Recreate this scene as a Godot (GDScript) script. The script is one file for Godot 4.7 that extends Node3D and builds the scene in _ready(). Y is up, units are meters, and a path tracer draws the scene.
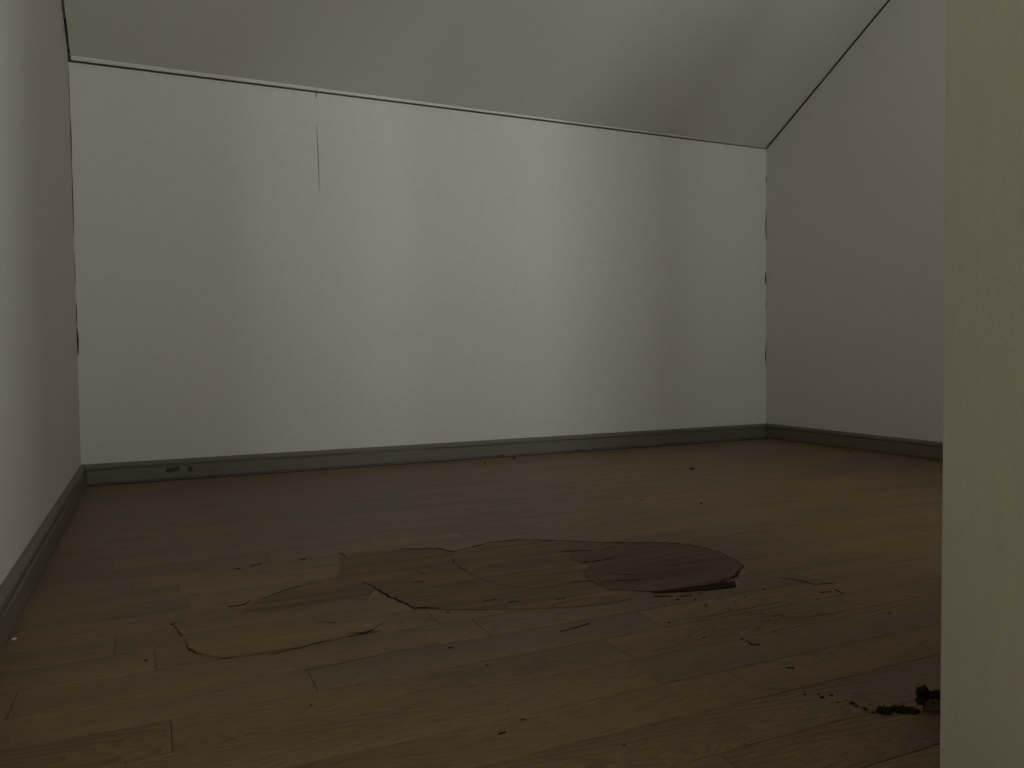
extends Node3D
# A small attic store room with a knee wall and a sloping ceiling, seen from its doorway.
# x runs to the right along the knee wall, y up, z towards the hall; the camera stands at x = z = 0.

const XL := -0.1695      # left wall face
const XR := 2.0461       # right wall face
const D := 2.2469        # the knee wall stands at z = -D
const H := 1.05          # height of the knee wall
const SLOPE := 0.6090    # rise of the ceiling per metre
const LINING_L := -0.088  # added lining opposite, set in to cut light on the visible one
const JAMB_X := 0.51     # face of the door lining
const HALL_X := 2.75
const HALL_L := -1.60
const LIGHT_OPEN_X := 1.15    # an opening added to light the knee wall starts here
const LIGHT_OPEN_R := 1.75
const SHADE_WALL_H := 0.74  # height of the added wall that shades the lower room
const HALL_Z := 2.40
const TOP := 2.45
const STRIP := 0.0635    # width of one floor strip
# unseen hall windows, placed to light the room: x from, to, y from, to
const WINDOWS := [[0.05, 0.85, 0.05, 2.15], [1.15, 1.82, 0.05, 2.15], [1.88, 2.65, 0.75, 2.15]]
const STAIN_END := [Vector2(0.5793, 1.0771), Vector2(0.6457, 1.0855), Vector2(0.7022, 1.1091), Vector2(0.7734, 1.0687), Vector2(0.7933, 1.0470), Vector2(0.8009, 1.0206), Vector2(0.8042, 0.9901), Vector2(0.7968, 0.9528), Vector2(0.7915, 0.9262), Vector2(0.7837, 0.9084), Vector2(0.7571, 0.8860), Vector2(0.7238, 0.8634), Vector2(0.6909, 0.8506), Vector2(0.7159, 0.8459), Vector2(0.7010, 0.8302), Vector2(0.6536, 0.8414), Vector2(0.6154, 0.8507), Vector2(0.5942, 0.8589), Vector2(0.5685, 0.8791), Vector2(0.5437, 0.8941), Vector2(0.5447, 0.9164), Vector2(0.5445, 0.9429), Vector2(0.5544, 0.9827), Vector2(0.5861, 1.0086), Vector2(0.5746, 1.0397)]
const WEDGE := [Vector2(0.5899, 0.8596), Vector2(0.6193, 0.8562), Vector2(0.6473, 0.8546), Vector2(0.6909, 0.8506), Vector2(0.7035, 0.8495), Vector2(0.7175, 0.8477), Vector2(0.7048, 0.8308), Vector2(0.6762, 0.8326), Vector2(0.6514, 0.8386), Vector2(0.6242, 0.8453), Vector2(0.6004, 0.8519)]
const STAIN_MID := [Vector2(0.4267, 1.1759), Vector2(0.4546, 1.1906), Vector2(0.4784, 1.1933), Vector2(0.5052, 1.2104), Vector2(0.5348, 1.2110), Vector2(0.5589, 1.2067), Vector2(0.5964, 1.1793), Vector2(0.6786, 1.1212), Vector2(0.7022, 1.1091), Vector2(0.6457, 1.0855), Vector2(0.5793, 1.0771), Vector2(0.5746, 1.0397), Vector2(0.5861, 1.0086), Vector2(0.5544, 0.9827), Vector2(0.5445, 0.9429), Vector2(0.5236, 0.9480), Vector2(0.5055, 0.9492), Vector2(0.4821, 0.9427), Vector2(0.4659, 0.9406), Vector2(0.4438, 0.9568), Vector2(0.4252, 0.9816), Vector2(0.4123, 1.0149), Vector2(0.4076, 1.0569), Vector2(0.4086, 1.1049), Vector2(0.4153, 1.1404)]
const STAIN_LEFT := [Vector2(0.2631, 1.2594), Vector2(0.2933, 1.2369), Vector2(0.3270, 1.2412), Vector2(0.3589, 1.2359), Vector2(0.3880, 1.2210), Vector2(0.4204, 1.2155), Vector2(0.4267, 1.1759), Vector2(0.4153, 1.1404), Vector2(0.4086, 1.1049), Vector2(0.4076, 1.0569), Vector2(0.4123, 1.0149), Vector2(0.4252, 0.9816), Vector2(0.4438, 0.9568), Vector2(0.4659, 0.9406), Vector2(0.4821, 0.9427), Vector2(0.5055, 0.9492), Vector2(0.5445, 0.9429), Vector2(0.5447, 0.9164), Vector2(0.5437, 0.8941), Vector2(0.5709, 0.8780), Vector2(0.5521, 0.8492), Vector2(0.5118, 0.8466), Vector2(0.4712, 0.8537), Vector2(0.4277, 0.8668), Vector2(0.3837, 0.8866), Vector2(0.3452, 0.9036), Vector2(0.3169, 0.9198), Vector2(0.2897, 0.9399), Vector2(0.2842, 0.9603), Vector2(0.2797, 0.9808), Vector2(0.2726, 1.0079), Vector2(0.2676, 1.0402), Vector2(0.2537, 1.0732), Vector2(0.2382, 1.0971), Vector2(0.2300, 1.1179), Vector2(0.2491, 1.1796)]
const STAIN_TAIL := [Vector2(0.0876, 1.0108), Vector2(0.1002, 1.0431), Vector2(0.1228, 1.0686), Vector2(0.1548, 1.0867), Vector2(0.1912, 1.1046), Vector2(0.2152, 1.1143), Vector2(0.2300, 1.1179), Vector2(0.2382, 1.0971), Vector2(0.2537, 1.0732), Vector2(0.2676, 1.0402), Vector2(0.2491, 1.0101), Vector2(0.2191, 1.0110), Vector2(0.1866, 1.0090), Vector2(0.1489, 1.0057), Vector2(0.1147, 1.0015)]
const FILM_FLAP := [Vector2(0.0134, 1.0194), Vector2(0.0172, 0.9945), Vector2(0.0236, 0.9586), Vector2(0.0290, 0.9121), Vector2(0.0410, 0.8905), Vector2(0.0584, 0.8697), Vector2(0.0808, 0.8647), Vector2(0.1167, 0.8658), Vector2(0.1491, 0.8693), Vector2(0.1885, 0.8736), Vector2(0.2223, 0.8855), Vector2(0.2431, 0.9055), Vector2(0.2493, 0.9514), Vector2(0.2491, 1.0101), Vector2(0.2191, 1.0110), Vector2(0.1866, 1.0090), Vector2(0.1489, 1.0057), Vector2(0.1147, 1.0015), Vector2(0.0876, 1.0108), Vector2(0.0557, 1.0144), Vector2(0.0277, 1.0163)]
const CRACKS := {
	"far_edge": [Vector2(0.3589, 1.2359), Vector2(0.4182, 1.2092), Vector2(0.4289, 1.1819), Vector2(0.4642, 1.1931), Vector2(0.5052, 1.2104), Vector2(0.5574, 1.2034), Vector2(0.5964, 1.1793), Vector2(0.6786, 1.1212), Vector2(0.7267, 1.0927), Vector2(0.7734, 1.0687), Vector2(0.8009, 1.0206), Vector2(0.8006, 0.9643), Vector2(0.7837, 0.9084)],
	"tip_edge": [Vector2(0.7837, 0.9084), Vector2(0.7385, 0.8725), Vector2(0.6924, 0.8525), Vector2(0.6446, 0.8509)],
	"inner_arc": [Vector2(0.4139, 1.1968), Vector2(0.4202, 1.1582), Vector2(0.4066, 1.1123), Vector2(0.4069, 1.0631), Vector2(0.4179, 1.0287), Vector2(0.4312, 1.0164)],
	"inner_line": [Vector2(0.4699, 0.9336), Vector2(0.5000, 0.9389), Vector2(0.5383, 0.9460), Vector2(0.5495, 0.9244), Vector2(0.5449, 0.8960)],
	"lower_left": [Vector2(0.2586, 1.0815), Vector2(0.2676, 1.0402), Vector2(0.2750, 0.9972), Vector2(0.2842, 0.9603), Vector2(0.2908, 0.9393), Vector2(0.3176, 0.9217)],
	"flap_left": [Vector2(0.0144, 1.0150), Vector2(0.0191, 0.9861), Vector2(0.0245, 0.9546), Vector2(0.0293, 0.9185), Vector2(0.0345, 0.8999), Vector2(0.0521, 0.8788), Vector2(0.0612, 0.8683), Vector2(0.0859, 0.8653)],
	"flap_low": [Vector2(0.1055, 0.8588), Vector2(0.1377, 0.8651), Vector2(0.1720, 0.8749), Vector2(0.2000, 0.8749), Vector2(0.2297, 0.8781)],
	"tail_low": [Vector2(0.0883, 0.9942), Vector2(0.1241, 1.0010), Vector2(0.1736, 1.0065)],
	"tail_up": [Vector2(0.1223, 1.0641), Vector2(0.1624, 1.0930), Vector2(0.1937, 1.1034)],
	"tail_up2": [Vector2(0.0792, 1.0492), Vector2(0.0995, 1.0480), Vector2(0.1071, 1.0624)],
	"cr1": [Vector2(0.7873, 0.8368), Vector2(0.8011, 0.8136), Vector2(0.8051, 0.7906), Vector2(0.8360, 0.7854)],
	"cr2": [Vector2(0.7840, 0.7613), Vector2(0.8011, 0.7576)],
	"cr3": [Vector2(0.8114, 0.7622), Vector2(0.8071, 0.7450)],
	"cr4": [Vector2(0.5826, 0.6689), Vector2(0.5793, 0.6573), Vector2(0.5870, 0.6535)],
	"cr5": [Vector2(0.5668, 0.5941), Vector2(0.5748, 0.5902)],
	"wisp1": [Vector2(0.8103, 1.0693), Vector2(0.8977, 1.0734), Vector2(0.9850, 1.0716), Vector2(1.0610, 1.0779)],
	"wisp2": [Vector2(0.5840, 0.7519), Vector2(0.6458, 0.7539), Vector2(0.7112, 0.7560)],
	"wisp3": [Vector2(0.6436, 0.7425), Vector2(0.6891, 0.6997), Vector2(0.7478, 0.6947), Vector2(0.8210, 0.6923), Vector2(0.8930, 0.6925)],
	"wisp4": [Vector2(0.1266, 0.7986), Vector2(0.1672, 0.8014), Vector2(0.2052, 0.8067), Vector2(0.2791, 0.8118)],
	"wisp5": [Vector2(0.9739, 0.8304), Vector2(1.0159, 0.8218), Vector2(1.0688, 0.8209)],
	"wisp6": [Vector2(0.3758, 1.2090), Vector2(0.4182, 1.2092), Vector2(0.4311, 1.1880)],
	"sc1": [Vector2(0.1668, 0.9356), Vector2(0.1752, 0.9372), Vector2(0.1891, 0.9245)],
	"sc2": [Vector2(0.1944, 0.8848), Vector2(0.2091, 0.8793), Vector2(0.2235, 0.8812)],
	"sc3": [Vector2(0.2286, 1.0017), Vector2(0.2459, 0.9976)],
	"sc4": [Vector2(0.3420, 1.1019), Vector2(0.3508, 1.0683)],
	"sc5": [Vector2(0.3198, 1.0452), Vector2(0.3363, 1.0423)],
	"sc6": [Vector2(0.3749, 0.9240), Vector2(0.3942, 0.9235)],
	"sc7": [Vector2(0.4030, 0.9054), Vector2(0.4115, 0.9057), Vector2(0.4186, 0.8999)],
	"sc8": [Vector2(0.4620, 0.8896), Vector2(0.4765, 0.8870)],
	"sc9": [Vector2(0.2820, 0.7940), Vector2(0.2869, 0.7916)],
	"sc10": [Vector2(0.2531, 0.5921), Vector2(0.2604, 0.5924)],
	"sc11": [Vector2(0.2801, 0.6068), Vector2(0.2855, 0.6062)],
	"sc12": [Vector2(0.2007, 1.2430), Vector2(0.2102, 1.2448)],
	"sc13": [Vector2(0.1043, 1.2343), Vector2(0.1124, 1.2302)],
	"sc14": [Vector2(0.1265, 1.2417), Vector2(0.1443, 1.2454)],
	"sc15": [Vector2(0.5831, 0.8429), Vector2(0.6039, 0.8349)],
	"sc23": [Vector2(0.6118, 0.8286), Vector2(0.6295, 0.8268)],
	"sc16": [Vector2(0.9433, 1.4176), Vector2(0.9508, 1.4136)],
	"sc17": [Vector2(0.2660, 1.2580), Vector2(0.2677, 1.2223)],
	"sc18": [Vector2(0.4130, 0.7838), Vector2(0.4346, 0.7877), Vector2(0.4568, 0.7918)],
	"sc19": [Vector2(0.6508, 1.0339), Vector2(0.6112, 1.0276), Vector2(0.5757, 1.0264)],
	"sc20": [Vector2(0.5874, 0.9602), Vector2(0.6198, 0.9325)],
	"sc21": [Vector2(0.5519, 0.9284), Vector2(0.5938, 0.9180), Vector2(0.6177, 0.9169)],
	"sc22": [Vector2(0.5797, 1.0977), Vector2(0.6283, 1.0872)],
	"mark_a": [Vector2(0.0110, 1.0089), Vector2(0.0197, 1.0085)],
	"mark_b": [Vector2(0.0274, 0.9227), Vector2(0.0345, 0.8999)],
}
const CRUMBS := [[1.3124, 1.7225, 0.0110], [0.8683, 2.1030, 0.0087], [0.9825, 2.1506, 0.0120], [0.9791, 2.2325, 0.0093], [1.0293, 1.3211, 0.0064], [1.3358, 1.5445, 0.0052], [1.9619, 1.7863, 0.0101], [-0.0141, 0.8992, 0.0034], [0.1225, 0.7157, 0.0028], [0.3008, 0.7301, 0.0030], [0.3370, 0.5312, 0.0024], [0.3150, 0.5108, 0.0015], [0.3213, 0.9029, 0.0036], [-0.0141, 0.8992, 0.0023], [0.5373, 0.5392, 0.0029], [0.5487, 0.5336, 0.0029], [0.5463, 0.5277, 0.0039], [0.5569, 0.5272, 0.0039], [0.5512, 0.5139, 0.0029], [0.5608, 0.5137, 0.0019], [0.5608, 0.5070, 0.0048], [0.5599, 0.5007, 0.0038], [0.5623, 0.4974, 0.0029], [0.5622, 0.4931, 0.0038], [0.5734, 0.4986, 0.0019], [0.5622, 0.4866, 0.0028], [1.9228, 1.4374, 0.0122], [0.5409, 0.7539, 0.0035], [0.5465, 0.6968, 0.0034], [0.6020, 0.8196, 0.0039], [0.6127, 0.8235, 0.0026], [0.6213, 0.8100, 0.0039], [0.6186, 0.7846, 0.0038], [0.5797, 0.6736, 0.0034], [0.5812, 0.6563, 0.0022], [0.6610, 0.7810, 0.0026], [0.6861, 0.7914, 0.0027], [0.7287, 0.8037, 0.0041], [0.6503, 0.7073, 0.0024], [0.6235, 0.6942, 0.0024], [0.6295, 0.6768, 0.0023], [0.7949, 0.6631, 0.0039], [0.5770, 0.8275, 0.0026], [0.5732, 0.8072, 0.0025], [0.5589, 0.8231, 0.0025], [0.6495, 0.7959, 0.0026], [0.6427, 0.8274, 0.0027], [0.6349, 0.7593, 0.0025], [0.6355, 0.7384, 0.0025], [0.6644, 0.7363, 0.0025]]

var rng := RandomNumberGenerator.new()
var M := {}


# ---------------------------------------------------------------- helpers
func struct(o: Node3D, called: String, label: String, parent: Node = self) -> Node3D:
	o.name = called
	if parent == self:
		o.set_meta("kind", "structure")
		o.set_meta("label", label)
	parent.add_child(o, true)
	return o


func part(called: String, mesh: Mesh, mat: Material, parent: Node, at := Vector3.ZERO) -> MeshInstance3D:
	var o := MeshInstance3D.new()
	o.name = called
	o.mesh = mesh
	o.material_override = mat
	o.position = at
	o.cast_shadow = GeometryInstance3D.SHADOW_CASTING_SETTING_ON
	parent.add_child(o, true)
	return o


func thing(o: Node3D, called: String, label: String, category: String, group := "") -> void:
	o.name = called
	o.set_meta("label", label)
	o.set_meta("category", category)
	if group != "":
		o.set_meta("group", group)


func quad(st: SurfaceTool, a: Vector3, b: Vector3, c: Vector3, d: Vector3) -> void:
	# a b c d run clockwise seen from outside
	for v in [a, b, c, a, c, d]:
		st.add_vertex(v)


func cbox(st: SurfaceTool, lo: Vector3, hi: Vector3, e: float) -> void:
	# a box with its twelve edges chamfered by e
	var c := (lo + hi) * 0.5
	var h := (hi - lo) * 0.5
	var pts := {}
	for sx in [-1, 1]:
		for sy in [-1, 1]:
			for sz in [-1, 1]:
				var s := Vector3(sx, sy, sz)
				for k in 3:
					var v := h - Vector3(e, e, e)
					v[k] = h[k]
					pts[[sx, sy, sz, k]] = c + v * s
	for k in 3:
		var u := (k + 1) % 3
		var w := (k + 2) % 3
		for s in [-1, 1]:
			var f := []
			for q in [[-1, -1], [1, -1], [1, 1], [-1, 1]]:
				var key := [0, 0, 0, k]
				key[k] = s
				key[u] = q[0]
				key[w] = q[1]
				f.append(pts[key])
			out_quad(st, f, c)
	for k in 3:          # edges that run along axis k
		var u := (k + 1) % 3
		var w := (k + 2) % 3
		for su in [-1, 1]:
			for sw in [-1, 1]:
				var f := []
				for q in [[-1, u], [1, u], [1, w], [-1, w]]:
					var key := [0, 0, 0, q[1]]
					key[k] = q[0]
					key[u] = su
					key[w] = sw
					f.append(pts[key])
				out_quad(st, f, c)
	for sx in [-1, 1]:
		for sy in [-1, 1]:
			for sz in [-1, 1]:
				var t := [pts[[sx, sy, sz, 0]], pts[[sx, sy, sz, 1]], pts[[sx, sy, sz, 2]]]
				var n: Vector3 = (t[1] - t[0]).cross(t[2] - t[0])
				if n.dot(t[0] - c) > 0:
					t.reverse()
				for v in t:
					st.add_vertex(v)


func out_quad(st: SurfaceTool, f: Array, c: Vector3) -> void:
	var n: Vector3 = (f[1] - f[0]).cross(f[2] - f[0])
	if n.dot(f[0] - c) > 0:
		f.reverse()
	quad(st, f[0], f[1], f[2], f[3])


func start(smooth := false) -> SurfaceTool:
	var st := SurfaceTool.new()
	st.begin(Mesh.PRIMITIVE_TRIANGLES)
	st.set_smooth_group(0 if smooth else -1)
	return st


func done(st: SurfaceTool) -> ArrayMesh:
	st.generate_normals()
	return st.commit()


func sweep(profile: Array, along: Vector3, out: Vector3, from: Vector3, length: float) -> ArrayMesh:
	# a moulding: profile points are (out of the wall, up)
	var st := start()
	var mid := Vector2.ZERO
	for q in profile:
		mid += q / profile.size()
	var c := from + along * length * 0.5 + out * mid.x + Vector3.UP * mid.y
	var n := profile.size()
	for i in n:
		var p: Vector2 = profile[i]
		var q: Vector2 = profile[(i + 1) % n]
		var a := from + out * p.x + Vector3.UP * p.y
		var b := from + out * q.x + Vector3.UP * q.y
		var nrm2 := Vector2(q.y - p.y, p.x - q.x)
		var f := [a, a + along * length, b + along * length, b]
		var nn: Vector3 = (f[1] - f[0]).cross(f[2] - f[0])
		var want := out * nrm2.x + Vector3.UP * nrm2.y
		if nn.dot(want) > 0:
			f.reverse()
		quad(st, f[0], f[1], f[2], f[3])
	for e in 2:
		var base := from + along * length * e
		var idx := Geometry2D.triangulate_polygon(PackedVector2Array(profile))
		for t in range(0, idx.size(), 3):
			var tri := []
			for k in 3:
				var p: Vector2 = profile[idx[t + k]]
				tri.append(base + out * p.x + Vector3.UP * p.y)
			var nn: Vector3 = (tri[1] - tri[0]).cross(tri[2] - tri[0])
			if nn.dot(along * (e * 2 - 1)) > 0:
				tri.reverse()
			for v in tri:
				st.add_vertex(v)
	return done(st)


func csg_box(size: Vector3, at: Vector3, mat: Material, cut := false) -> CSGBox3D:
	var b := CSGBox3D.new()
	b.name = "cut" if cut else "slab"
	b.size = size
	b.position = at
	b.material = mat
	if cut:
		b.operation = CSGShape3D.OPERATION_SUBTRACTION
	return b


func csg_cut(poly: Array, at: Vector3, deep: float, mat: Material) -> CSGPolygon3D:
	var b := CSGPolygon3D.new()
	b.name = "groove"
	b.polygon = PackedVector2Array(poly)
	b.depth = deep
	b.position = at
	b.material = mat
	b.operation = CSGShape3D.OPERATION_SUBTRACTION
	return b


# ---------------------------------------------------------------- textures and materials
func noise_map(freq: float, size: int, seed_: int, bump: float, octaves := 3) -> NoiseTexture2D:
	var n := FastNoiseLite.new()
	n.noise_type = FastNoiseLite.TYPE_SIMPLEX_SMOOTH
	n.frequency = freq
	n.seed = seed_
	n.fractal_octaves = octaves
	var t := NoiseTexture2D.new()
	t.width = size
	t.height = size
	t.seamless = true
	t.noise = n
	t.as_normal_map = bump > 0.0
	t.bump_strength = bump
	return t


func paint_map(freq: float, seed_: int, a: Color, b: Color) -> NoiseTexture2D:
	var t := noise_map(freq, 512, seed_, 0.0, 5)
	var g := Gradient.new()
	g.set_color(0, a)
	g.set_color(1, b)
	t.color_ramp = g
	return t


func plaster(a: Color, b: Color, seed_: int, bump: float) -> StandardMaterial3D:
	var m := StandardMaterial3D.new()
	m.albedo_texture = paint_map(0.02, seed_, a, b)
	m.normal_enabled = true
	m.normal_texture = noise_map(0.16, 512, seed_ + 7, 5.0)
	m.normal_scale = bump
	m.roughness = 0.92
	m.uv1_triplanar = true
	m.uv1_world_triplanar = true
	m.uv1_scale = Vector3(3.6, 3.6, 3.6)
	return m


func plain(c: Color, rough: float, bump := 0.0, scale_ := 8.0) -> StandardMaterial3D:
	var m := StandardMaterial3D.new()
	m.albedo_color = c
	m.roughness = rough
	if rough >= 0.9:
		m.metallic_specular = 0.1
	if bump > 0.0:
		m.normal_enabled = true
		m.normal_texture = noise_map(0.08, 256, 91, 5.0)
		m.normal_scale = bump
		m.uv1_triplanar = true
		m.uv1_world_triplanar = true
		m.uv1_scale = Vector3.ONE * scale_
	return m


func grain_image(worn: bool) -> Image:
	# 16 strips of wood, one under the other, each 64 pixels wide and 2048 (1 m) long
	var w := 2048
	var h := 1024
	var img := Image.create(w, h, false, Image.FORMAT_RGB8)
	var warp := FastNoiseLite.new()
	warp.seed = 5
	warp.frequency = 1.0
	warp.fractal_octaves = 2
	var fine := FastNoiseLite.new()
	fine.seed = 17
	fine.frequency = 1.0
	fine.fractal_octaves = 2
	var light := Color(0.515, 0.435, 0.33)
	var dark := Color(0.355, 0.285, 0.205)
	var bytes := PackedByteArray()
	bytes.resize(w * h * 3)
	var local := RandomNumberGenerator.new()
	local.seed = 40
	var at := 0
	for row in 16:
		var arch := row % 3 != 1
		var s0 := local.randf_range(0.15, 0.85)
		var t0 := local.randf_range(0.2, 0.8)
		var bend := local.randf_range(1.6, 3.0) * (1.0 if local.randf() < 0.5 else -1.0)
		var rings := local.randf_range(5.0, 8.0)
		for j in 64:
			var t := (j + 0.5) / 64.0
			var y := row * 3.7 + t
			for i in w:
				var s := float(i) / w
				var k := warp.get_noise_2d(s * 3.0, y * 1.5)
				var f: float
				if arch:
					f = absf(t - t0 + 0.25 * k) * 1.5 + bend * (s - s0) * 0.9 + 0.5 * k
				else:
					f = t * 1.2 + 0.55 * k + s * 0.25
				f = f * rings
				var saw := f - floorf(f)
				var ring := saw * saw
				var fleck := fine.get_noise_2d(s * 26.0, y * 34.0)
				var broad := warp.get_noise_2d(s * 2.0 + 40.0, y * 0.8)
				var v := 0.33 + (0.62 if arch else 0.36) * (ring - 0.33) + 0.45 * fleck + 0.35 * broad
				if worn:
					var blot := fine.get_noise_2d(s * 9.0 + 11.0, y * 3.2)
					v += 0.18 + 1.2 * maxf(blot, 0.0)
				v = clampf(v, 0.0, 1.0)
				bytes[at] = int(255.0 * lerpf(light.r, dark.r, v))
				bytes[at + 1] = int(255.0 * lerpf(light.g, dark.g, v))
				bytes[at + 2] = int(255.0 * lerpf(light.b, dark.b, v))
				at += 3
	img.set_data(w, h, false, Image.FORMAT_RGB8, bytes)
	img.generate_mipmaps()
	return img


func wood(tex: Texture2D, tint: Color, rough: float) -> StandardMaterial3D:
	var m := StandardMaterial3D.new()
	m.albedo_texture = tex
	m.albedo_color = tint
	m.roughness = rough
	m.metallic_specular = 0.35
	return m


func make_materials() -> void:
	M.wall = plaster(Color(0.83, 0.812, 0.775), Color(0.85, 0.832, 0.795), 3, 0.14)
	M.dirt_gap = plain(Color(0.16, 0.145, 0.125), 0.95)
	M.shadow_joint = plain(Color(0.30, 0.28, 0.24), 0.95)
	M.joint = plain(Color(0.44, 0.42, 0.38), 0.95)
	M.bead = plain(Color(0.84, 0.822, 0.785), 0.8)
	M.baseboard = plain(Color(0.42, 0.39, 0.335), 0.55, 0.08, 6.0)
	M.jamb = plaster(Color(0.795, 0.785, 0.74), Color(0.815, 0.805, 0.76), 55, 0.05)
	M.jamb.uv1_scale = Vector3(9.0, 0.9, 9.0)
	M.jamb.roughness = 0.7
	M.subfloor = plain(Color(0.16, 0.13, 0.10), 0.95)
	M.hall_floor = plain(Color(0.58, 0.49, 0.37), 0.6)
	var grain := ImageTexture.create_from_image(grain_image(false))
	var worn := ImageTexture.create_from_image(grain_image(true))
	M.planks = []
	for t in [Color(0.96, 0.96, 0.96), Color(0.93, 0.93, 0.925), Color(0.97, 0.955, 0.925), Color(0.91, 0.915, 0.915), Color(0.955, 0.935, 0.92), Color(0.93, 0.92, 0.89)]:
		M.planks.append(wood(grain, t, 0.45))
	M.stain_end = wood(worn, Color(0.82, 0.765, 0.73), 0.55)
	M.stain_mid = wood(worn, Color(0.99, 0.955, 0.92), 0.55)
	M.stain_left = wood(worn, Color(0.985, 0.945, 0.91), 0.55)
	M.stain_tail = wood(worn, Color(1.0, 0.97, 0.93), 0.55)
	M.film = wood(grain, Color(0.96, 0.95, 0.90), 0.45)
	M.crack = plain(Color(0.22, 0.17, 0.125), 0.95)
	M.splinter = plain(Color(0.30, 0.24, 0.175), 0.9)
	M.crumb = plain(Color(0.19, 0.155, 0.12), 0.95)
	M.clump = plain(Color(0.20, 0.18, 0.155), 0.97, 1.0, 60.0)
	M.chip = plain(Color(0.38, 0.345, 0.26), 0.9, 0.6, 40.0)
	M.white_chip = plain(Color(0.85, 0.84, 0.80), 0.9)
	M.spot = plain(Color(0.25, 0.23, 0.195), 0.8)
	M.window_frame = plain(Color(0.90, 0.90, 0.88), 0.4)
	var glass := StandardMaterial3D.new()
	glass.transparency = BaseMaterial3D.TRANSPARENCY_ALPHA
	glass.albedo_color = Color(0.95, 0.98, 1.0, 0.06)
	glass.roughness = 0.02
	M.glass = glass


# ---------------------------------------------------------------- floor
func plank_mesh(length: float, row: int, u0: float, gap: float) -> ArrayMesh:
	# one strip: top face with a chamfered rim, sides down into the joint
	var st := start()
	var hx := length * 0.5 - 0.0002
	var hz := STRIP * 0.5 - gap * 0.5
	var e := 0.0004
	var rims := [[hx - e, hz - e, 0.0], [hx, hz, -e], [hx, hz, -0.004]]
	var put := func(v: Vector3):
		st.set_uv(Vector2(u0 + (v.x + length * 0.5), (row + 0.04 + 0.92 * (v.z / STRIP + 0.5)) / 16.0))
		st.add_vertex(v)
	var corners := func(r: Array) -> Array:
		return [Vector3(-r[0], r[2], -r[1]), Vector3(r[0], r[2], -r[1]), Vector3(r[0], r[2], r[1]), Vector3(-r[0], r[2], r[1])]
	var a: Array = corners.call(rims[0])
	for i in [0, 1, 2, 0, 2, 3]:
		put.call(a[i])
	for k in 2:
		var p: Array = corners.call(rims[k])
		var q: Array = corners.call(rims[k + 1])
		for s in 4:
			var n := (s + 1) % 4
			for v in [p[s], q[s], q[n], p[s], q[n], p[n]]:
				put.call(v)
	return done(st)


func slab_mesh(outline: Array, top: float, rim: float) -> ArrayMesh:
	# a thin flat layer with an uneven outline lying on the strips
	var poly := PackedVector2Array()
	var n := outline.size()
	for i in n:
		var a: Vector2 = outline[i]
		var b: Vector2 = outline[(i + 1) % n]
		var steps := maxi(1, int(a.distance_to(b) / 0.012))
		for s in steps:
			var q := a.lerp(b, float(s) / steps)
			if s > 0:
				q += Vector2(rng.randf_range(-1, 1), rng.randf_range(-1, 1)) * 0.0012
			poly.append(q)
	var st := start()
	var put := func(p: Vector2, y: float):
		st.set_uv(Vector2(p.x * 0.45 + 0.1, p.y / STRIP * 0.92 / 16.0))
		st.add_vertex(Vector3(p.x, y, -p.y))
	var idx := Geometry2D.triangulate_polygon(poly)
	for t in range(0, idx.size(), 3):
		var tri := [poly[idx[t]], poly[idx[t + 1]], poly[idx[t + 2]]]
		if (tri[1] - tri[0]).cross(tri[2] - tri[0]) > 0:
			tri.reverse()
		for p in tri:
			put.call(p, top)
	var ccw := not Geometry2D.is_polygon_clockwise(poly)
	for i in poly.size():
		var a := poly[i]
		var b := poly[(i + 1) % poly.size()]
		if ccw:
			var sw := a
			a = b
			b = sw
		put.call(a, top)
		put.call(b, top)
		put.call(b, -0.001)
		put.call(a, top)
		put.call(b, -0.001)
		put.call(a, -0.001)
	return done(st)


func ridge_mesh(pts: Array, width: float, height: float, base := 0.0) -> ArrayMesh:
	# a low splintered ridge along a line, thin at both ends
	var line := []
	for i in pts.size() - 1:
		var a: Vector2 = pts[i]
		var b: Vector2 = pts[i + 1]
		var steps := maxi(1, int(a.distance_to(b) / 0.010))
		for s in steps:
			line.append(a.lerp(b, float(s) / steps))
	line.append(pts[pts.size() - 1])
	var n := line.size()
	var rings := []
	for i in n:
		var d: Vector2 = (line[mini(i + 1, n - 1)] - line[maxi(i - 1, 0)]).normalized()
		var side := Vector2(-d.y, d.x)
		var u := float(i) / (n - 1)
		var w := width * (0.12 + 0.88 * sqrt(sin(PI * clampf(u, 0.0, 1.0)) + 0.001)) * rng.randf_range(0.45, 1.2)
		var mid: Vector2 = line[i] + side * rng.randf_range(-0.3, 0.3) * width
		var y := base + height * rng.randf_range(0.5, 1.1)
		var l := mid - side * w * 0.5
		var r := mid + side * w * 0.5
		rings.append([Vector3(l.x, base - 0.0005, -l.y), Vector3(mid.x, y, -mid.y), Vector3(r.x, base - 0.0005, -r.y)])
	var st := start()
	for i in n - 1:
		for k in 2:
			var f := [rings[i][k], rings[i + 1][k], rings[i + 1][k + 1], rings[i][k + 1]]
			var nn: Vector3 = (f[1] - f[0]).cross(f[2] - f[0])
			if nn.y > 0:
				f.reverse()
			quad(st, f[0], f[1], f[2], f[3])
	return done(st)


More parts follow.
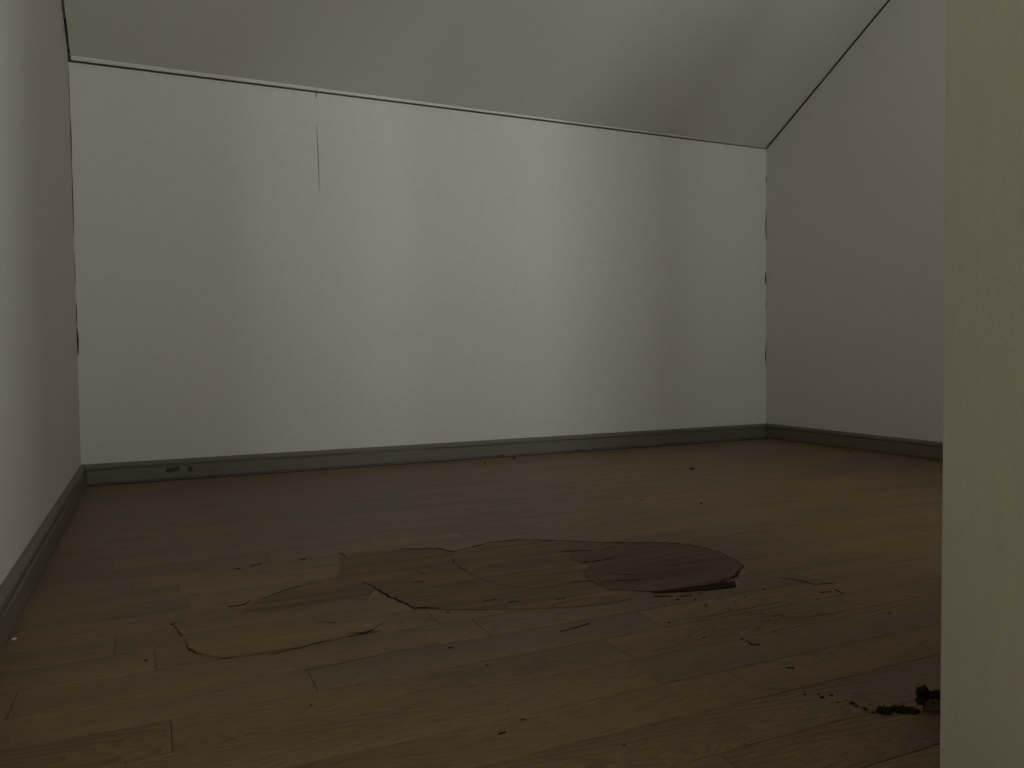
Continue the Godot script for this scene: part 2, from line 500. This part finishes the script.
func build_floor() -> void:
	var floor_ := struct(Node3D.new(), "floor", "worn brown wooden strip floor with peeled dark patch")
	var st := start()
	cbox(st, Vector3(XL, -0.10, -D), Vector3(XR, -0.0035, -0.33), 0.001)
	part("subfloor", done(st), M.subfloor, floor_)
	st = start()
	cbox(st, Vector3(HALL_L, -0.10, -0.33), Vector3(HALL_X, 0.0, HALL_Z), 0.001)
	part("threshold_floor", done(st), M.hall_floor, floor_)
	rng.seed = 11
	var rows := int((D - 0.36) / STRIP) + 2
	for r in rows:
		var depth := 0.425 - STRIP * 1.0 + STRIP * r + STRIP * 0.5
		if depth + STRIP * 0.5 > D:
			break
		var x := XL - rng.randf_range(0.0, 0.28)
		while x < XR:
			var length := rng.randf_range(0.26, 0.50)
			var a := maxf(x, XL)
			var b := minf(x + length, XR)
			x += length
			if XR - b < 0.06:
				b = XR
				x = XR
			if b - a < 0.002:
				continue
			var mesh := plank_mesh(b - a, rng.randi() % 16, rng.randf_range(0.0, 1.0 - (b - a) if b - a < 1.0 else 0.0), 0.0006 if r % 3 else 0.0011)
			part("plank", mesh, M.planks[rng.randi() % 6], floor_, Vector3((a + b) * 0.5, 0.0, -depth))
	part("film_flap", slab_mesh(FILM_FLAP, 0.0009, 0.0), M.film, floor_).set_meta("label", "lifted sheet of pale top layer")
	part("peeled_patch", slab_mesh(STAIN_TAIL, 0.0006, 0.0), M.stain_tail, floor_).set_meta("label", "dull brown peeled strip")
	part("peeled_patch", slab_mesh(STAIN_LEFT, 0.0007, 0.0), M.stain_left, floor_).set_meta("label", "brown peeled patch with ragged left end")
	part("peeled_patch", slab_mesh(STAIN_MID, 0.0011, 0.0), M.stain_mid, floor_).set_meta("label", "brown swollen middle of the peeled patch")
	part("peeled_patch", slab_mesh(STAIN_END, 0.0012, 0.0), M.stain_end, floor_).set_meta("label", "darkest rounded end of the peeled patch")
	part("lifted_edge", slab_mesh(WEDGE, 0.0018, 0.0), M.crack, floor_).set_meta("label", "dark lifted edge of the peeled patch")
	for key in CRACKS:
		var w := 0.003
		var hgt := 0.0009
		var m: Material = M.crack
		var base := 0.0006
		match key:
			"far_edge": w = 0.0075
			"tip_edge": w = 0.007
			"lower_left": w = 0.006
			"inner_arc", "inner_line", "flap_left", "flap_low", "tail_low":
				w = 0.0035
				hgt = 0.0006
				m = M.splinter
			"cr1", "sc18", "sc4", "sc3":
				w = 0.003
				hgt = 0.0006
				m = M.splinter
			"mark_a", "mark_b", "sc7", "sc17", "cr3": w = 0.006
			"sc19", "sc20", "sc21", "sc22": w = 0.012
		if key.begins_with("wisp"):
			w = 0.0025
			hgt = 0.0005
			m = M.splinter
			base = 0.0
		if key in ["sc19", "sc20", "sc21", "sc22", "far_edge", "tip_edge"]:
			base = 0.0010
		var o := part("splinter", ridge_mesh(CRACKS[key], w, hgt, base), m, floor_)
		o.set_meta("label", "dark splintered edge")


# ---------------------------------------------------------------- room shell
func build_shell() -> void:
	var thick := 0.12
	# knee wall at the back, with the crack and the open joints in its corners
	var back := CSGCombiner3D.new()
	back.add_child(csg_box(Vector3(XR - XL + 2 * thick, H + 0.35 + 0.1, thick), Vector3((XL + XR) * 0.5, (H + 0.25) * 0.5, -D - thick * 0.5), M.wall))
	# the open joint under the ceiling bead narrows to the right
	back.add_child(csg_cut([Vector2(XL, H - 0.0030), Vector2(0.43, H - 0.0025), Vector2(0.447, H - 0.0025), Vector2(XR, H - 0.0045), Vector2(XR, H + 0.002), Vector2(XL, H + 0.002)], Vector3(0, 0, -D + 0.01), 0.0145, M.joint))
	back.add_child(csg_cut([Vector2(0.4326, H + 0.001), Vector2(0.4356, H + 0.001), Vector2(0.4350, 1.040), Vector2(0.4340, 1.029), Vector2(0.4330, 1.041)], Vector3(0, 0, -D + 0.01), 0.02, M.dirt_gap))
	back.add_child(csg_cut([Vector2(0.4335, 0.962), Vector2(0.4340, 0.963), Vector2(0.4354, 0.925), Vector2(0.4370, 0.870), Vector2(0.4381, 0.815), Vector2(0.4390, 0.764), Vector2(0.4374, 0.800), Vector2(0.4356, 0.860), Vector2(0.4343, 0.920)], Vector3(0, 0, -D + 0.01), 0.018, M.dirt_gap))
	back.add_child(csg_cut([Vector2(XL - 0.002, H - 0.004), Vector2(XL + 0.006, H - 0.002), Vector2(XL + 0.0085, H + 0.03), Vector2(XL - 0.002, H + 0.03)], Vector3(0, 0, -D + 0.01), 0.035, M.dirt_gap))
	# left corner: a joint that opens and closes
	for s in [[1.03, 0.93, 0.0016], [0.93, 0.80, 0.0026], [0.80, 0.62, 0.0022], [0.58, 0.50, 0.0016], [0.46, 0.40, 0.0022], [0.395, 0.325, 0.0042]]:
		back.add_child(csg_cut([Vector2(XL - 0.002, s[0]), Vector2(XL + s[2] * 0.4, s[0]), Vector2(XL + s[2], (s[0] + s[1]) * 0.5), Vector2(XL + s[2] * 0.5, s[1]), Vector2(XL - 0.002, s[1])], Vector3(0, 0, -D + 0.01), 0.022, M.dirt_gap))
	# right corner: short open stretches
	for s in [[0.953, 0.925, 0.003], [0.83, 0.722, 0.0045], [0.606, 0.556, 0.006], [0.50, 0.47, 0.002], [0.35, 0.262, 0.0045]]:
		back.add_child(csg_cut([Vector2(XR + 0.002, s[0]), Vector2(XR - s[2] * 0.3, s[0]), Vector2(XR - s[2], s[0] * 0.45 + s[1] * 0.55), Vector2(XR - s[2] * 0.4, s[1]), Vector2(XR + 0.002, s[1])], Vector3(0, 0, -D + 0.01), 0.022, M.dirt_gap))
	struct(back, "wall_back", "low white knee wall with a hairline crack below the ceiling")

	var left := CSGCombiner3D.new()
	left.add_child(csg_box(Vector3(thick, TOP + 0.3, D - 0.28), Vector3(XL - thick * 0.5, TOP * 0.5, -(D + 0.28) * 0.5), M.wall))
	struct(left, "wall_left", "white wall bright with daylight from the hall")

	var right := CSGCombiner3D.new()
	right.add_child(csg_box(Vector3(thick, TOP + 0.3, D - 0.28), Vector3(XR + thick * 0.5, TOP * 0.5, -(D + 0.28) * 0.5), M.wall))
	var ang := atan(SLOPE)
	var cut := csg_box(Vector3(0.016, 0.0065, 3.0), Vector3(XR, H + 0.002 + 0.5 * SLOPE * 2.0 - 0.0030 / cos(ang), -D + 1.0), M.shadow_joint, true)
	cut.rotation.x = -ang
	right.add_child(cut)
	struct(right, "wall_right", "dim white wall under the slope of the ceiling")

	# sloping ceiling, its left edge standing off the wall
	var run := 2.30
	var ceil_ := CSGCombiner3D.new()
	var slab := csg_box(Vector3(XR - XL, 0.10, run / cos(ang) + 0.2), Vector3.ZERO, M.wall)
	ceil_.add_child(slab)
	var len2 := run / cos(ang) * 0.5
	# own axes: x across, z along the slope, towards the hall is +z; the knee wall end lies at z = -len2
	ceil_.add_child(csg_box(Vector3(0.0085, 0.004, 4.0), Vector3(-(XR - XL) * 0.5 + 0.00425, -0.05 + 0.002, 0), M.joint, true))
	ceil_.add_child(csg_box(Vector3(0.0085, 0.07, 0.10), Vector3(-(XR - XL) * 0.5 + 0.00425, -0.05 + 0.035, -len2 + 0.056), M.dirt_gap, true))
	ceil_.position = Vector3((XL + XR) * 0.5, H + 0.0065 + run * 0.5 * SLOPE + 0.05 * cos(ang), -D + run * 0.5 - 0.05 * sin(ang))
	ceil_.basis = Basis(Vector3.BACK, -0.0041) * Basis(Vector3.RIGHT, -ang)
	struct(ceil_, "ceiling", "pale sloping attic ceiling")

	# thin bead along the top of the knee wall, tapering to the right
	var st := start()
	for seg in [[XL + 0.009, 0.4332, 0.0095, 0.0075], [0.4348, XR - 0.004, 0.0073, 0.0012]]:
		var a0: float = seg[0]
		var a1: float = seg[1]
		var h0: float = seg[2]
		var h1: float = seg[3]
		var ring := func(x: float, h: float) -> Array:
			var t := 0.006 * h / 0.0105 + 0.001
			var b := H + 0.0012
			return [Vector3(x, b + 0.0005, -D), Vector3(x, b, -D + t * 0.7), Vector3(x, b + h * 0.25, -D + t), Vector3(x, b + h * 0.8, -D + t), Vector3(x, b + h + 0.002, -D + t * 0.7), Vector3(x, b + h + 0.001, -D)]
		var p: Array = ring.call(a0, h0)
		var q: Array = ring.call(a1, h1)
		for i in 5:
			quad(st, p[i], p[i + 1], q[i + 1], q[i])
		for i in range(1, 5):
			for v in [p[0], p[i + 1], p[i]]:
				st.add_vertex(v)
			for v in [q[0], q[i], q[i + 1]]:
				st.add_vertex(v)
	bead(done(st))

	# partition with the doorway the picture is taken from and an opening added for light
	var front := CSGCombiner3D.new()
	front.add_child(csg_box(Vector3(HALL_X - HALL_L + 2 * thick, TOP + 0.1, 0.10), Vector3((HALL_X + HALL_L) * 0.5, TOP * 0.5, -0.33), M.wall))
	front.add_child(csg_box(Vector3(JAMB_X + 0.018 - LINING_L, 2.22, 0.3), Vector3((LINING_L + JAMB_X + 0.018) * 0.5, 0.91, -0.33), M.wall, true))
	front.add_child(csg_box(Vector3(LIGHT_OPEN_R - LIGHT_OPEN_X, 2.22, 0.3), Vector3((LIGHT_OPEN_R + LIGHT_OPEN_X) * 0.5, 0.91, -0.33), M.wall, true))
	struct(front, "wall_front", "white partition with a doorway and an added opening towards the hall")

	# door lining
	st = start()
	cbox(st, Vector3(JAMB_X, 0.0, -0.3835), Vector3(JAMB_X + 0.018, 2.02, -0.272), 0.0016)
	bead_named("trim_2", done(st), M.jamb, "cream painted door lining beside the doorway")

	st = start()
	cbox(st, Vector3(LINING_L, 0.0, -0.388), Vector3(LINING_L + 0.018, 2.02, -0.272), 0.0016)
	bead_named("trim_3", done(st), M.jamb, "added white painted door lining that narrows the doorway on the hinge side")
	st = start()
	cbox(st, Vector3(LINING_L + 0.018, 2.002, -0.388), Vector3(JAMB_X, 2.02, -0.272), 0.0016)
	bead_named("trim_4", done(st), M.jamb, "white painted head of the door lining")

	# hall behind the camera
	var span := HALL_X - HALL_L + 2 * thick
	var cx := (HALL_X + HALL_L) * 0.5
	var hall := CSGCombiner3D.new()
	hall.add_child(csg_box(Vector3(span, TOP + 0.2, thick), Vector3(cx, TOP * 0.5, HALL_Z + thick * 0.5), M.wall))
	for o in WINDOWS:
		hall.add_child(csg_box(Vector3(o[1] - o[0], o[3] - o[2], 0.4), Vector3((o[0] + o[1]) * 0.5, (o[2] + o[3]) * 0.5, HALL_Z), M.wall, true))
	struct(hall, "wall_hall_back", "white hall wall with three unseen windows")
	for side in [[HALL_X + thick * 0.5, "wall_hall_right"], [HALL_L - thick * 0.5, "wall_hall_left"]]:
		var hr := CSGCombiner3D.new()
		hr.add_child(csg_box(Vector3(thick, TOP + 0.2, HALL_Z + 0.28), Vector3(side[0], TOP * 0.5, (HALL_Z - 0.28) * 0.5), M.wall))
		struct(hr, side[1], "white hall wall beside the window")
	var hc := CSGCombiner3D.new()
	hc.add_child(csg_box(Vector3(span, thick, HALL_Z + 0.38 + thick), Vector3(cx, TOP + thick * 0.5, (HALL_Z + thick - 0.38) * 0.5), M.wall))
	hc.add_child(csg_box(Vector3(span, 0.10, 0.6), Vector3(cx, TOP + 0.05, -0.35), M.wall))
	# low solid wall added behind the camera to shade floor and lower walls
	var shade_wall := CSGCombiner3D.new()
	shade_wall.add_child(csg_box(Vector3(HALL_X - HALL_L, SHADE_WALL_H, 0.10), Vector3(cx, SHADE_WALL_H * 0.5, 0.60), M.wall))
	struct(shade_wall, "wall_added_shade", "added low white wall in the hall that shades the room")
	struct(hc, "ceiling_hall", "flat white hall ceiling")


func bead(mesh: ArrayMesh) -> void:
	bead_named("trim_1", mesh, M.bead, "narrow white bead between knee wall and sloping ceiling")


func bead_named(called: String, mesh: ArrayMesh, mat: Material, label: String) -> MeshInstance3D:
	var o := MeshInstance3D.new()
	o.mesh = mesh
	o.material_override = mat
	struct(o, called, label)
	return o


func build_windows() -> void:
	var labels := ["unseen white framed hall window straight behind the doorway", "added tall white framed hall window", "unseen white framed hall window beside the tall one"]
	for n in 3:
		var o: Array = WINDOWS[n]
		var w := struct(Node3D.new(), "window_%d" % (n + 1), labels[n])
		var z := HALL_Z + 0.06
		var f := 0.05
		for b in [[o[0], o[2], o[0] + f, o[3]], [o[1] - f, o[2], o[1], o[3]], [o[0] + f, o[2], o[1] - f, o[2] + f], [o[0] + f, o[3] - f, o[1] - f, o[3]]]:
			var st := start()
			cbox(st, Vector3(b[0], b[1], z - 0.03), Vector3(b[2], b[3], z + 0.03), 0.004)
			part("window_frame", done(st), M.window_frame, w)
		var st2 := start()
		cbox(st2, Vector3(o[0] + f, o[2] + f, z - 0.003), Vector3(o[1] - f, o[3] - f, z + 0.003), 0.0005)
		part("pane", done(st2), M.glass, w)


func build_baseboards() -> void:
	var t := 0.0136
	var h := 0.0504
	var y := 0.0022
	var prof := [Vector2(0, y), Vector2(t, y), Vector2(t, h * 0.66), Vector2(t - 0.0008, h * 0.68), Vector2(t - 0.0065, h * 0.69), Vector2(t - 0.0065, h * 0.745), Vector2(t - 0.0022, h * 0.76), Vector2(t - 0.0022, h * 0.88), Vector2(t - 0.0045, h * 0.97), Vector2(t - 0.0075, h), Vector2(0, h)]
	var b := bead_named("baseboard_back", sweep(prof, Vector3.RIGHT, Vector3.BACK, Vector3(XL, 0, -D), XR - XL), M.baseboard, "grey painted skirting along the knee wall with two dark scuffs")
	for s in [[0.036, 0.0235, 0.0125, 0.0080], [0.051, 0.0255, 0.0090, 0.0075], [0.083, 0.0235, 0.0070, 0.0095]]:
		var st := start()
		var c := Vector3(s[0], s[1], -D + t + 0.0012)
		for k in 12:
			var a := TAU * k / 12.0
			var a2 := TAU * (k + 1) / 12.0
			var r1 := 0.9 + 0.1 * sin(a * 3.0 + s[0] * 90.0)
			var r2 := 0.9 + 0.1 * sin(a2 * 3.0 + s[0] * 90.0)
			for v in [c + Vector3(0, 0, 0.0004), c + Vector3(cos(a2) * s[2] * r2, sin(a2) * s[3] * r2, -0.0010), c + Vector3(cos(a) * s[2] * r1, sin(a) * s[3] * r1, -0.0010)]:
				st.add_vertex(v)
		part("scuff", done(st), M.spot, b)
	bead_named("baseboard_left", sweep(prof, Vector3.FORWARD, Vector3.RIGHT, Vector3(XL, 0, -0.39), D - 0.39), M.baseboard, "grey painted skirting along the bright left wall")
	bead_named("baseboard_right", sweep(prof, Vector3.FORWARD, Vector3.LEFT, Vector3(XR, 0, -0.39), D - 0.39), M.baseboard, "dark looking grey skirting along the dim right wall")


# ---------------------------------------------------------------- dirt on the floor
func lump(st: SurfaceTool, at: Vector3, r: Vector3, rough: float, seed_: int, n := 9) -> void:
	var noise := FastNoiseLite.new()
	noise.seed = seed_
	noise.frequency = 1.4
	noise.fractal_octaves = 3
	var ring := func(i: int, j: int) -> Vector3:
		var a := PI * i / n
		var b := TAU * (j % (2 * n)) / (2.0 * n)
		var d := Vector3(sin(a) * cos(b), cos(a), sin(a) * sin(b))
		var k := 1.0 + rough * noise.get_noise_3dv(d * 1.6)
		var v := at + d * r * k
		v.y = maxf(v.y, 0.0003)
		return v
	for i in n:
		for j in 2 * n:
			var f := [ring.call(i, j), ring.call(i, j + 1), ring.call(i + 1, j + 1), ring.call(i + 1, j)]
			if i > 0:
				for v in [f[0], f[1], f[2]]:
					st.add_vertex(v)
			if i < n - 1:
				for v in [f[0], f[2], f[3]]:
					st.add_vertex(v)


func build_dirt() -> void:
	rng.seed = 77
	# flat ragged clump
	var a := Node3D.new()
	thing(a, "dirt_clump", "flat ragged clump of black dirt at the end of the crumb trail", "dirt")
	a.position = Vector3(0.585, 0.0, -0.479)
	add_child(a, true)
	var st := start(true)
	for k in 16:
		var q := Vector3(rng.randf_range(-0.017, 0.011), 0, rng.randf_range(-0.006, 0.006))
		q.z += q.x * 0.45
		var s := rng.randf_range(0.0014, 0.0040)
		lump(st, q + Vector3(0, s * 0.3, 0), Vector3(s * 1.5, s * 0.62, s), 1.4, 100 + k, 6)
	part("lumps", done(st), M.clump, a)
	# taller clump in front of the lining, a torn chip leaning below it
	var b := Node3D.new()
	thing(b, "dirt_clump_001", "taller black crumbly clump beside the door lining", "dirt")
	b.position = Vector3(0.616, 0.0, -0.469)
	add_child(b, true)
	st = start(true)
	for k in 14:
		var u := rng.randf()
		var q := Vector3(lerpf(-0.012, 0.016, u), 0.011 + rng.randf_range(-0.004, 0.005), lerpf(-0.004, 0.010, u))
		var s := rng.randf_range(0.0022, 0.0046)
		lump(st, q, Vector3(s * 1.2, s, s), 1.3, 200 + k, 6)
	part("lumps", done(st), M.clump, b)
	st = start()
	cbox(st, Vector3(-0.011, 0.0, -0.0035), Vector3(0.017, 0.0105, 0.0035), 0.001)
	var c := part("torn_chip", done(st), M.chip, b, Vector3(0, 0, 0.004))
	c.rotation = Vector3(-0.25, -0.42, 0.0)
	# loose crumbs
	var i := 0
	for q in CRUMBS:
		var o := MeshInstance3D.new()
		st = start(true)
		var s: float = q[2] * 0.45
		lump(st, Vector3(0, s * 0.25, 0), Vector3(s * rng.randf_range(0.9, 1.5), s * 0.55, s * rng.randf_range(0.7, 1.1)), 1.0, 300 + i, 4)
		o.mesh = done(st)
		o.material_override = M.crumb
		o.position = Vector3(q[0], 0.0002, -q[1])
		var label := "tiny dark crumb lying loose on the open floor strips"
		var group := "dark crumbs loose on the floor"
		if q[1] > 1.9:
			label = "tiny dark crumb on the floor close to the grey skirting"
			group = "dark crumbs along the skirting"
		elif q[0] > 0.5 and q[1] < 0.56:
			label = "tiny dark crumb in the trail leading to the flat dirt clump"
			group = "crumb trail by the dirt clump"
		elif q[0] > 0.55 and q[1] < 1.0:
			label = "tiny dark crumb in the scatter below the dark end of the peeled patch"
			group = "crumbs below the peeled patch"
		thing(o, "crumb", label, "crumb", group)
		add_child(o, true)
		i += 1
	var w := MeshInstance3D.new()
	st = start(true)
	lump(st, Vector3(0, 0.001, 0), Vector3(0.0026, 0.0016, 0.002), 0.8, 900, 5)
	w.mesh = done(st)
	w.material_override = M.white_chip
	w.position = Vector3(XL + 0.0195, 0.0, -1.034)
	thing(w, "paint_chip", "tiny white paint chip on the floor beside the left skirting", "paint chip")
	add_child(w, true)



func _ready() -> void:
	# camera
	var cam := Camera3D.new()
	cam.name = "camera"
	cam.position = Vector3(0, 0.3159, 0)
	cam.rotation = Vector3(-0.0381, -0.42707, -0.01138)
	cam.fov = rad_to_deg(2.0 * atan(384.0 / 789.57))
	cam.near = 0.02
	add_child(cam)
	cam.current = true
	# overcast sky, seen only through the hall window
	var env := Environment.new()
	var sky := Sky.new()
	var sm := ProceduralSkyMaterial.new()
	sm.sky_top_color = Color(0.62, 0.68, 0.72)
	sm.sky_horizon_color = Color(0.78, 0.81, 0.82)
	sm.ground_horizon_color = Color(0.55, 0.55, 0.52)
	sm.ground_bottom_color = Color(0.35, 0.34, 0.32)
	sm.sun_angle_max = 0.0
	sky.sky_material = sm
	env.background_mode = Environment.BG_SKY
	env.sky = sky
	env.background_energy_multiplier = 1.0
	env.ambient_light_source = Environment.AMBIENT_SOURCE_SKY
	env.tonemap_mode = Environment.TONE_MAPPER_LINEAR
	env.tonemap_exposure = 1.0
	env.sdfgi_enabled = true
	env.ssao_enabled = true
	env.ssil_enabled = true
	var we := WorldEnvironment.new()
	we.name = "environment"
	we.environment = env
	add_child(we)
	# daylight entering through the three unseen hall windows
	for n in 3:
		var o: Array = WINDOWS[n]
		var day := AreaLight3D.new()
		day.name = "window_daylight"
		day.area_size = Vector2(o[1] - o[0] - 0.1, o[3] - o[2] - 0.1)
		day.area_range = 12.0
		day.light_color = Color(0.975, 1.0, 0.985)
		day.light_energy = [3.1, 1.0, 4.9][n]
		day.shadow_enabled = true
		day.position = Vector3((o[0] + o[1]) * 0.5, (o[2] + o[3]) * 0.5, HALL_Z + 0.02)
		add_child(day, true)

	make_materials()
	build_shell()
	build_windows()
	build_floor()
	build_baseboards()
	build_dirt()
